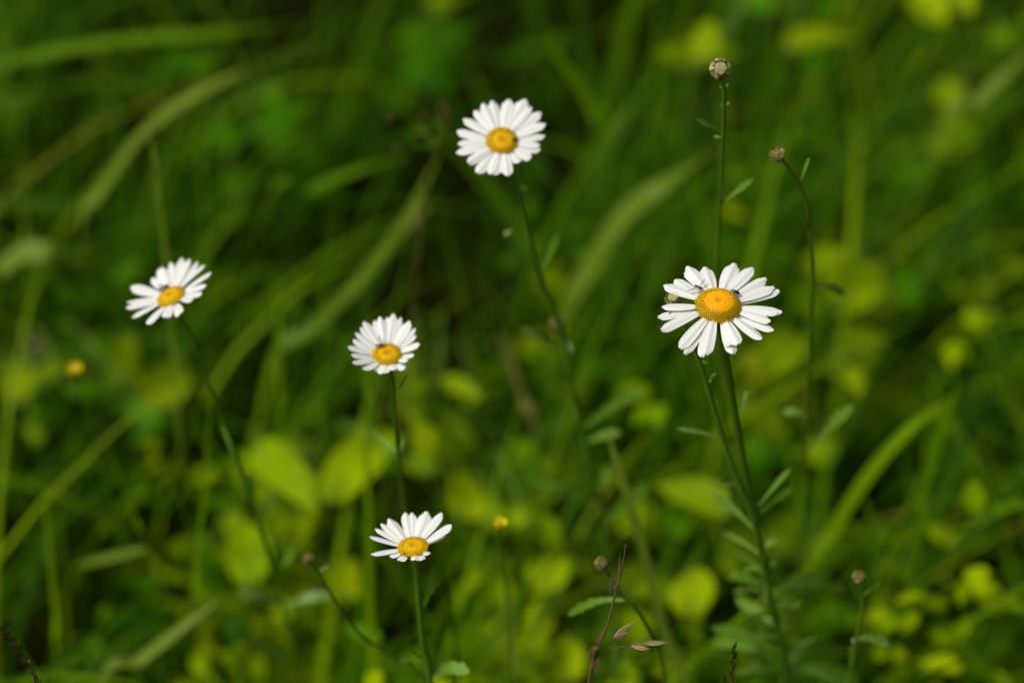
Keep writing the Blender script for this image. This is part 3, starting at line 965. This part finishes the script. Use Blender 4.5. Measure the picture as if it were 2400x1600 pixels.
def leafy(name, root_px, label, leaves, group='broad leaved weeds in the grass'):
    """leaves: (base px, tip px, width px, height, material)"""
    root = empty(name, at_z(root_px[0], root_px[1], 0.0), label, "leafy plant", group)
    rp = root.location.copy()
    extra = []
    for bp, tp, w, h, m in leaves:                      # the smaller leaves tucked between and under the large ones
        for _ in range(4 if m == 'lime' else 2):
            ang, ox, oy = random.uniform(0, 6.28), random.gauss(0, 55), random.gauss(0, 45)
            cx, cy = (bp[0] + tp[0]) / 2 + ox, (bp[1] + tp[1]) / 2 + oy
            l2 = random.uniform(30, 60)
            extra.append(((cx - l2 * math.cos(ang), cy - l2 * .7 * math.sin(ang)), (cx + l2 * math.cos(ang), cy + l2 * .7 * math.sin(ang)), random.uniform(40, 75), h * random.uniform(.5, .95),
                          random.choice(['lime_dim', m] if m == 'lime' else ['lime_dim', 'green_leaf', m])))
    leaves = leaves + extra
    for bp, tp, w, h, m in leaves:
        h = h * 1.2 + random.uniform(-.01, .03)
        b = at_z(bp[0], bp[1], h)
        t = at_z(tp[0], tp[1], h + random.uniform(-0.012, 0.012))
        wm = w * 0.9 * mm_per_px(b)
        mid = b.lerp(t, .5) + Vector((0, 0, 0.10 * (t - b).length))
        c = spline([b, mid, t], 12)
        mb_ = MB()
        nrm = Vector((random.uniform(-.4, .4), -0.45 + random.uniform(-.35, .3), 0.85)).normalized()
        mb_.ribbon(c, ovate(wm), nrm, 5, random.uniform(0.1, 0.4), 0, random.uniform(-.5, .5))
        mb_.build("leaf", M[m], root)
        s = MB()
        k = rp.lerp(b, 0.5) + Vector((0, 0, 0.35 * b.z))
        s.tube(spline([rp + Vector((0, 0, -.003)), k, b, c[3]], 14), [0.0013] * 8 + [0.0009] * 7, 6)
        s.build("leaf_stalk", M['stem'], root)
    return root


leafy("leafy_plant", (700, 1330), "bright lime leafy plant with large pale leaves left of the lowest daisy", [
    ((600, 1050), (745, 1205), 110, .15, 'lime'), ((765, 1175), (945, 1010), 125, .16, 'lime'), ((590, 1370), (575, 1220), 120, .13, 'lime'),
    ((650, 1260), (745, 1235), 70, .13, 'lime'), ((690, 1190), (700, 1270), 110, .11, 'lime_dim'), ((800, 1400), (830, 1310), 110, .10, 'lime'), ((740, 1400), (760, 1340), 80, .09, 'lime_dim'),
    ((640, 1190), (560, 1110), 70, .10, 'lime_dim')])
leafy("leafy_plant", (1080, 1300), "lime leafy plant with round leaves right above the lowest daisy", [
    ((960, 1030), (1050, 1050), 80, .15, 'lime'), ((1080, 1215), (1120, 1110), 130, .13, 'lime'), ((1030, 1010), (1120, 1070), 80, .12, 'lime_dim'),
    ((1200, 1060), (1275, 1090), 70, .12, 'lime_dim'), ((1225, 1190), (1210, 1240), 60, .14, 'lime'), ((1190, 1180), (1250, 1230), 80, .10, 'lime_dim'), ((1270, 1110), (1200, 1150), 60, .11, 'green_leaf')])
leafy("leafy_plant", (1040, 1000), "pair of small lime leaves on a low plant right of the cupped daisy", [
    ((935, 920), (1020, 895), 44, .17, 'lime_dim'), ((1035, 895), (1130, 935), 50, .17, 'lime_dim'), ((1010, 960), (960, 985), 50, .12, 'green_leaf')])
leafy("leafy_plant", (1300, 1640), "lime leafy plant with rounded leaves at the bottom edge between two pale blades", [
    ((1290, 1390), (1290, 1270), 120, .12, 'lime'), ((1165, 1420), (1185, 1350), 60, .13, 'lime'), ((1260, 1490), (1265, 1400), 80, .13, 'lime'), ((1245, 1530), (1250, 1470), 70, .14, 'lime'),
    ((1330, 1600), (1325, 1490), 100, .11, 'lime'), ((1480, 1400), (1490, 1320), 110, .11, 'lime_dim'), ((1210, 1470), (1160, 1400), 60, .09, 'lime_dim'), ((1500, 1590), (1420, 1600), 80, .10, 'lime'),
    ((1500, 1510), (1470, 1430), 80, .10, 'lime')])
leafy("leafy_plant", (1640, 1480), "green leafy plant with a broad bright leaf just left of the sharp daisy's stem", [
    ((1720, 1200), (1540, 1140), 90, .16, 'lime_dim'), ((1610, 1440), (1640, 1330), 120, .12, 'lime'), ((1690, 1290), (1780, 1330), 130, .11, 'lime_dim'), ((1560, 1250), (1620, 1200), 80, .11, 'green_leaf'),
    ((1800, 1300), (1860, 1230), 90, .10, 'lime_dim')])
leafy("leafy_plant", (1880, 1180), "yellowing leafy plant behind the sharp daisy", [
    ((1790, 1030), (1810, 950), 95, .13, 'yellow'), ((1790, 870), (1890, 790), 110, .15, 'lime_dim'), ((1720, 850), (1810, 900), 90, .13, 'yellow'), ((1860, 960), (1880, 880), 80, .13, 'yellow'),
    ((1950, 1080), (1860, 1060), 90, .12, 'lime_dim'), ((1760, 1060), (1840, 1080), 90, .09, 'green_leaf')])
leafy("leafy_plant", (2080, 850), "large blurred lime leafy clump right of the sharp daisy", [
    ((1960, 720), (2060, 620), 150, .16, 'lime_dim'), ((2060, 760), (2020, 650), 120, .15, 'lime_dim'), ((1950, 650), (1900, 590), 110, .13, 'lime_dim'), ((2090, 720), (2160, 640), 110, .13, 'green_leaf'),
    ((2000, 840), (2080, 780), 110, .10, 'lime_dim'), ((1880, 740), (1950, 700), 110, .12, 'lime_dim')])
leafy("leafy_plant", (1960, 250), "blurred yellow green leaves behind the cream spent head near the top edge", [
    ((1840, 110), (2010, 95), 75, .20, 'lime_dim'), ((1660, 150), (1650, 50), 90, .22, 'lime_dim'), ((1880, 160), (1960, 130), 70, .14, 'green_leaf'), ((1800, 30), (1730, -10), 80, .16, 'green_leaf')])
leafy("leafy_plant", (2240, 450), "blurred yellow green leaves at the right edge under the top corner", [
    ((2230, 340), (2270, 270), 110, .18, 'lime_dim'), ((2240, 260), (2190, 190), 90, .18, 'lime_dim'), ((2190, 60), (2160, -30), 100, .22, 'lime'), ((2340, 110), (2350, 60), 60, .20, 'lime_dim'),
    ((2130, 420), (2080, 390), 110, .12, 'green_leaf')])
leafy("leafy_plant", (60, 980), "dull lime leaves low at the left edge under the tilted daisy", [
    ((30, 950), (60, 850), 100, .14, 'lime_dim'), ((280, 880), (310, 780), 70, .15, 'lime_dim'), ((360, 960), (430, 850), 120, .13, 'lime_dim'), ((80, 1000), (150, 940), 90, .10, 'green_leaf'), ((320, 1000), (380, 920), 110, .10, 'green_leaf')])
leafy("leafy_plant", (1000, 300), "deep green leafy weed in the shade left of the highest daisy", [
    ((960, 160), (1050, 110), 110, .12, 'green_leaf'), ((1010, 190), (1080, 170), 110, .10, 'green_leaf'), ((900, 250), (960, 220), 90, .10, 'green_leaf'), ((1040, 100), (1100, 60), 80, .10, 'green_leaf')])
leafy("leafy_plant", (560, 380), "deep green leafy weed under the bent pale blade in the upper left", [
    ((500, 350), (580, 300), 100, .12, 'green_leaf'), ((600, 320), (740, 240), 80, .12, 'green_leaf'), ((540, 460), (600, 400), 100, .08, 'green_leaf'), ((680, 420), (760, 360), 90, .07, 'green_leaf'), ((400, 170), (450, 130), 80, .12, 'green_leaf')])
dl = MB()
dl.ribbon(spline([at_z(60, 830, .13), at_z(85, 805, .145), at_z(120, 775, .14)], 10), ovate(0.013), Vector((0, -.4, 1)).normalized(), 5, 0.3)
tag(dl.build("dead_leaf", M['dead'], origin=at_z(60, 830, .13)), "shrivelled purple brown leaf near the left edge above the small yellow flower", "dead leaf")


# ------------------------------------------------------------------ grass in seed
def spikelet(mb_, base, d, L, W, mi=0):
    side = d.cross(Vector((0, -1, 0.3))).normalized()
    for s in (-1, 1, 0):
        t = base + d * L * (1.0 if s == 0 else 0.86) + side * (s * W * 0.35)
        m_ = base.lerp(t, .45) + side * (s * W * .4)
        mb_.tube(spline([base, m_, t], 6), [W * .08, W * .19, W * .23, W * .21, W * .16, W * .09, W * .02], 6, mi)


def seed_grass(stem_px, y0, dy, spikes, label, mat, r=0.0004, tip_extra=True):
    y0 = at_d(stem_px[0][0], stem_px[0][1], y0).y
    pts = px_stem(stem_px, y0, dy)
    root = empty("seed_grass", pts[-1].copy(), label, "seeding grass", "grass stalks in seed")
    stem_mesh(root, pts, r * 0.5, r * 1.8, "stalk", mat=M['culm'], n=50)
    c = MB()
    for bp, tp, w in spikes:
        b = at_y(bp[0], bp[1], y0 + 0.001)
        t = at_y(tp[0], tp[1], y0 - 0.003)
        spikelet(c, b, (t - b).normalized(), (t - b).length, w * mm_per_px(b))
    c.build("spikelets", mat, root)
    # side stalks to the far spikelets
    return root


s1 = seed_grass([(1466, 1275), (1462, 1310), (1455, 1350), (1440, 1400), (1425, 1460), (1402, 1520), (1380, 1600)], 0.865, 0.0,
           [((1450, 1368), (1453, 1295), 4), ((1436, 1392), (1434, 1346), 9), ((1446, 1390), (1447, 1366), 9), ((1398, 1525), (1412, 1475), 9), ((1386, 1580), (1406, 1536), 9), ((1384, 1545), (1392, 1510), 9),
            ((1437, 1498), (1488, 1455), 12), ((1440, 1496), (1472, 1480), 10), ((1505, 1508), (1568, 1504), 9), ((1476, 1510), (1524, 1520), 12)],
           "reddish grass stalk with pink spikelets rising from the bottom edge left of the long pale blade", M['spike_pink'])
bz = MB()
YS = at_d(1466, 1275, 0.865).y + 0.001
for a, b_ in (((1412, 1522), (1437, 1498)), ((1410, 1526), (1476, 1510)), ((1470, 1511), (1505, 1508))):
    bz.tube(spline([at_y(a[0], a[1], YS), at_y(b_[0], b_[1], YS)], 4), 0.00018, 5)
bz.build("branch", M['culm'], s1)
sp = []
for k in range(7):
    y = 1600 - k * 13
    sp.append(((1712 + k * 1.2, y), (1718 + (-4 if k % 2 else 5) + k * .8, y - 26), 6))
sp.append(((1724, 1545), (1724, 1516), 5))
sp.append(((1702, 1600), (1694, 1570), 5))
seed_grass([(1725, 1522), (1722, 1550), (1716, 1580), (1712, 1620)], 0.880, 0.0, sp, "dark green grass spike poking up sharp at the bottom edge under the sharp daisy", M['spike'], 0.0003)
sp = []
for (x0, y0_), (x1, y1) in [((12, 1478), (0, 1462)), ((22, 1488), (2, 1482)), ((20, 1486), (24, 1470)), ((30, 1500), (14, 1490)), ((34, 1502), (34, 1482)), ((42, 1520), (28, 1506)), ((46, 1526), (46, 1500)), ((50, 1535), (38, 1520)),
                            ((54, 1545), (52, 1522)), ((60, 1560), (46, 1540)), ((64, 1566), (54, 1548)), ((64, 1564), (60, 1544)), ((84, 1600), (82, 1572)), ((92, 1612), (90, 1584))]:
    sp.append(((x0, y0_), (x1, y1), 8))
seed_grass([(0, 1470), (20, 1485), (40, 1515), (58, 1550), (75, 1580), (95, 1615)], 0.868, 0.0, sp, "dark drooping grass spike at the bottom left corner", M['spike'], 0.0003)
sp = []
for (bx, by), (tx, ty) in [((1010, 300), (985, 262)), ((1020, 320), (1000, 290)), ((1040, 300), (1050, 250)), ((940, 350), (915, 340)), ((930, 280), (900, 270)), ((1030, 270), (1045, 235)), ((1000, 330), (970, 310))]:
    sp.append(((bx, by), (tx, ty), 16))
seed_grass([(1046, 250), (1030, 320), (1010, 400), (990, 500)], 1.08, 0.0, sp, "blurred tan grass panicle just left of the highest daisy", M['spike_straw'], 0.0004)


# ------------------------------------------------------------------ insects
def insect_frame(tail, head, up):
    fx = (head - tail).normalized()
    fz = (up - fx * up.dot(fx)).normalized()
    fy = fz.cross(fx)
    m = Matrix((fx, fy, fz)).transposed().to_4x4()
    m.translation = tail.lerp(head, .5)
    return m


def on_plane(px, py, F, N, h):
    r = ray(px, py)
    t = (F + N * h - C0).dot(N) / r.dot(N)
    return C0 + r * t


def lathe_x(mb_, mx, prof, flat=1.0, sides=12, fat=1.0):
    """prof: (x, radius, material)"""
    for i in range(len(prof) - 1):
        rows = []
        for x, r, _ in (prof[i], prof[i + 1]):
            rows.append([mx @ Vector((x, fat * r * math.cos(2 * math.pi * k / sides), fat * r * flat * math.sin(2 * math.pi * k / sides))) for k in range(sides)])
        mb_.grid(rows, prof[i][2], True)


def legs(mb_, mx, L, n_mat, spread=1.0, drop=0.3):
    for sx in (0.16, 0.02, -0.10):
        for sy in (-1, 1):
            a = mx @ Vector((sx * L, sy * L * .08, -L * .05))
            k = mx @ Vector((sx * 1.6 * L, sy * L * .26 * spread, L * 0.02))
            e = mx @ Vector((sx * 2.3 * L, sy * L * .40 * spread, -L * drop))
            mb_.tube([a, k, e], [L * .016, L * .014, L * .008], 5, n_mat)


def hoverfly(tail, head, up, label, wing_tips=None, open_wings=True):
    mx = insect_frame(tail, head, up)
    L = (head - tail).length
    mb_ = MB()
    lathe_x(mb_, mx, [(-.50 * L, .005 * L, 0), (-.46 * L, .05 * L, 0), (-.36 * L, .095 * L, 0), (-.22 * L, .115 * L, 0), (-.08 * L, .10 * L, 0), (0.0, .07 * L, 1), (.06 * L, .12 * L, 1), (.15 * L, .15 * L, 1), (.24 * L, .13 * L, 1),
             (.30 * L, .05 * L, 1), (.33 * L, .10 * L, 2), (.40 * L, .155 * L, 2), (.46 * L, .13 * L, 3), (.51 * L, .05 * L, 3), (.52 * L, .004 * L, 3)], 0.85, 12, 1.35)
    for sy in (-1, 1):
        mb_.ball(mx @ Matrix.Translation((.40 * L, sy * .09 * L, .03 * L)), .075 * L, .085 * L, .095 * L, 8, 6, 2)
        mb_.tube([mx @ Vector((.49 * L, sy * .03 * L, .05 * L)), mx @ Vector((.58 * L, sy * .05 * L, .07 * L))], [L * .012, L * .006], 5, 1)
    legs(mb_, mx, L, 1, 1.1, .22)
    o = mb_.build("hoverfly", [M['fly_brown'], M['fly_bronze'], M['fly_eye'], M['fly_face']], origin=mx.translation.copy())
    tag(o, label, "fly", "insects on the daisies")
    for i, sy in enumerate((-1, 1)):
        b = mx @ Vector((.14 * L, sy * .10 * L, .10 * L))
        t = wing_tips[i] if wing_tips else mx @ Vector((-.52 * L, sy * .30 * L, .18 * L))
        w = MB()
        w.ribbon(spline([b, b.lerp(t, .5) + up * (.03 * L), t], 12), lambda s: L * .30 * math.sin(math.pi * (0.06 + 0.86 * s)) ** 0.7, up, 4, 0.05)
        sd = (t - b).normalized().cross(up).normalized() * (L * .13)
        for sg in (-1, 1):
            w.tube(spline([b, b.lerp(t, .5) + up * (.035 * L) + sd * sg, t], 8), L * .008, 5, 1)
        w.build("wing", [M['wing'], M['fly_bronze']], o, origin=o.location)
    return o


def beetle(tail, head, up, label, name="beetle"):
    mx = insect_frame(tail, head, up)
    L = (head - tail).length
    mb_ = MB()
    lathe_x(mb_, mx, [(-.50 * L, .004 * L, 0), (-.46 * L, .08 * L, 0), (-.35 * L, .165 * L, 0), (-.15 * L, .21 * L, 0), (.05 * L, .205 * L, 0), (.16 * L, .17 * L, 0), (.175 * L, .155 * L, 0), (.22 * L, .165 * L, 0), (.30 * L, .13 * L, 0),
                      (.33 * L, .09 * L, 0), (.38 * L, .095 * L, 0), (.45 * L, .06 * L, 0), (.50 * L, .004 * L, 0)], 0.78, 14)
    for sy in (-1, 1):
        mb_.tube([mx @ Vector((.45 * L, sy * .04 * L, 0)), mx @ Vector((.58 * L, sy * .12 * L, .05 * L)), mx @ Vector((.70 * L, sy * .12 * L, -.06 * L))], [L * .016, L * .014, L * .018], 5, 0)
    legs(mb_, mx, L, 0, 1.2, .26)
    o = mb_.build(name, M['black'], origin=mx.translation.copy())
    return tag(o, label, "beetle", "insects on the daisies")


def z1(x, y, h):
    return on_plane(1480 + x / 5.226, 560 + y / 5.226, F1, N1, h)


up1 = N1.normalized()
hoverfly(z1(768, 566, .0013), z1(868, 612, .0013), up1, "tiny brown hoverfly with spread clear wings on the sharp daisy's petals", [z1(682, 636, .0016), z1(900, 490, .0024)])
beetle(z1(1330, 668, .0016), z1(1216, 625, .0023), (up1 + Vector((.25, 0.0, 0))).normalized(), "small shiny black beetle on the right rim of the sharp daisy's centre")
beetle(z1(458, 918, .0004), z1(488, 902, .0004), up1, "black speck of a beetle on the sharp daisy's left petal")


def zz(x0, y0, k, F, N):
    return lambda x, y, h: on_plane(x0 + x / k, y0 + y / k, F, N.normalized(), h)


q = zz(260, 560, 6.533, F3, N3)
hoverfly(q(725, 775, .0014), q(885, 715, .0020), N3.normalized(), "dark blurred fly at the upper rim of the tilted daisy's centre")
q = zz(780, 700, 7.129, F4, N4)
hoverfly(q(705, 775, .0016), q(850, 770, .0024), N4.normalized(), "dark blurred fly at the upper left rim of the cupped daisy's centre", [q(690, 800, .002), q(772, 610, .003)])
q = zz(1000, 180, 5.2275, F2, N2)
beetle(q(1050, 800, .0014), q(1095, 745, .0010), N2.normalized(), "dim beetle at the right rim of the highest daisy's centre")
q = zz(820, 1160, 3.563, F5, N5)
beetle(q(462, 478, .0008), q(446, 492, .0008), N5.normalized(), "tiny black beetle at the front rim of the lowest daisy's centre")
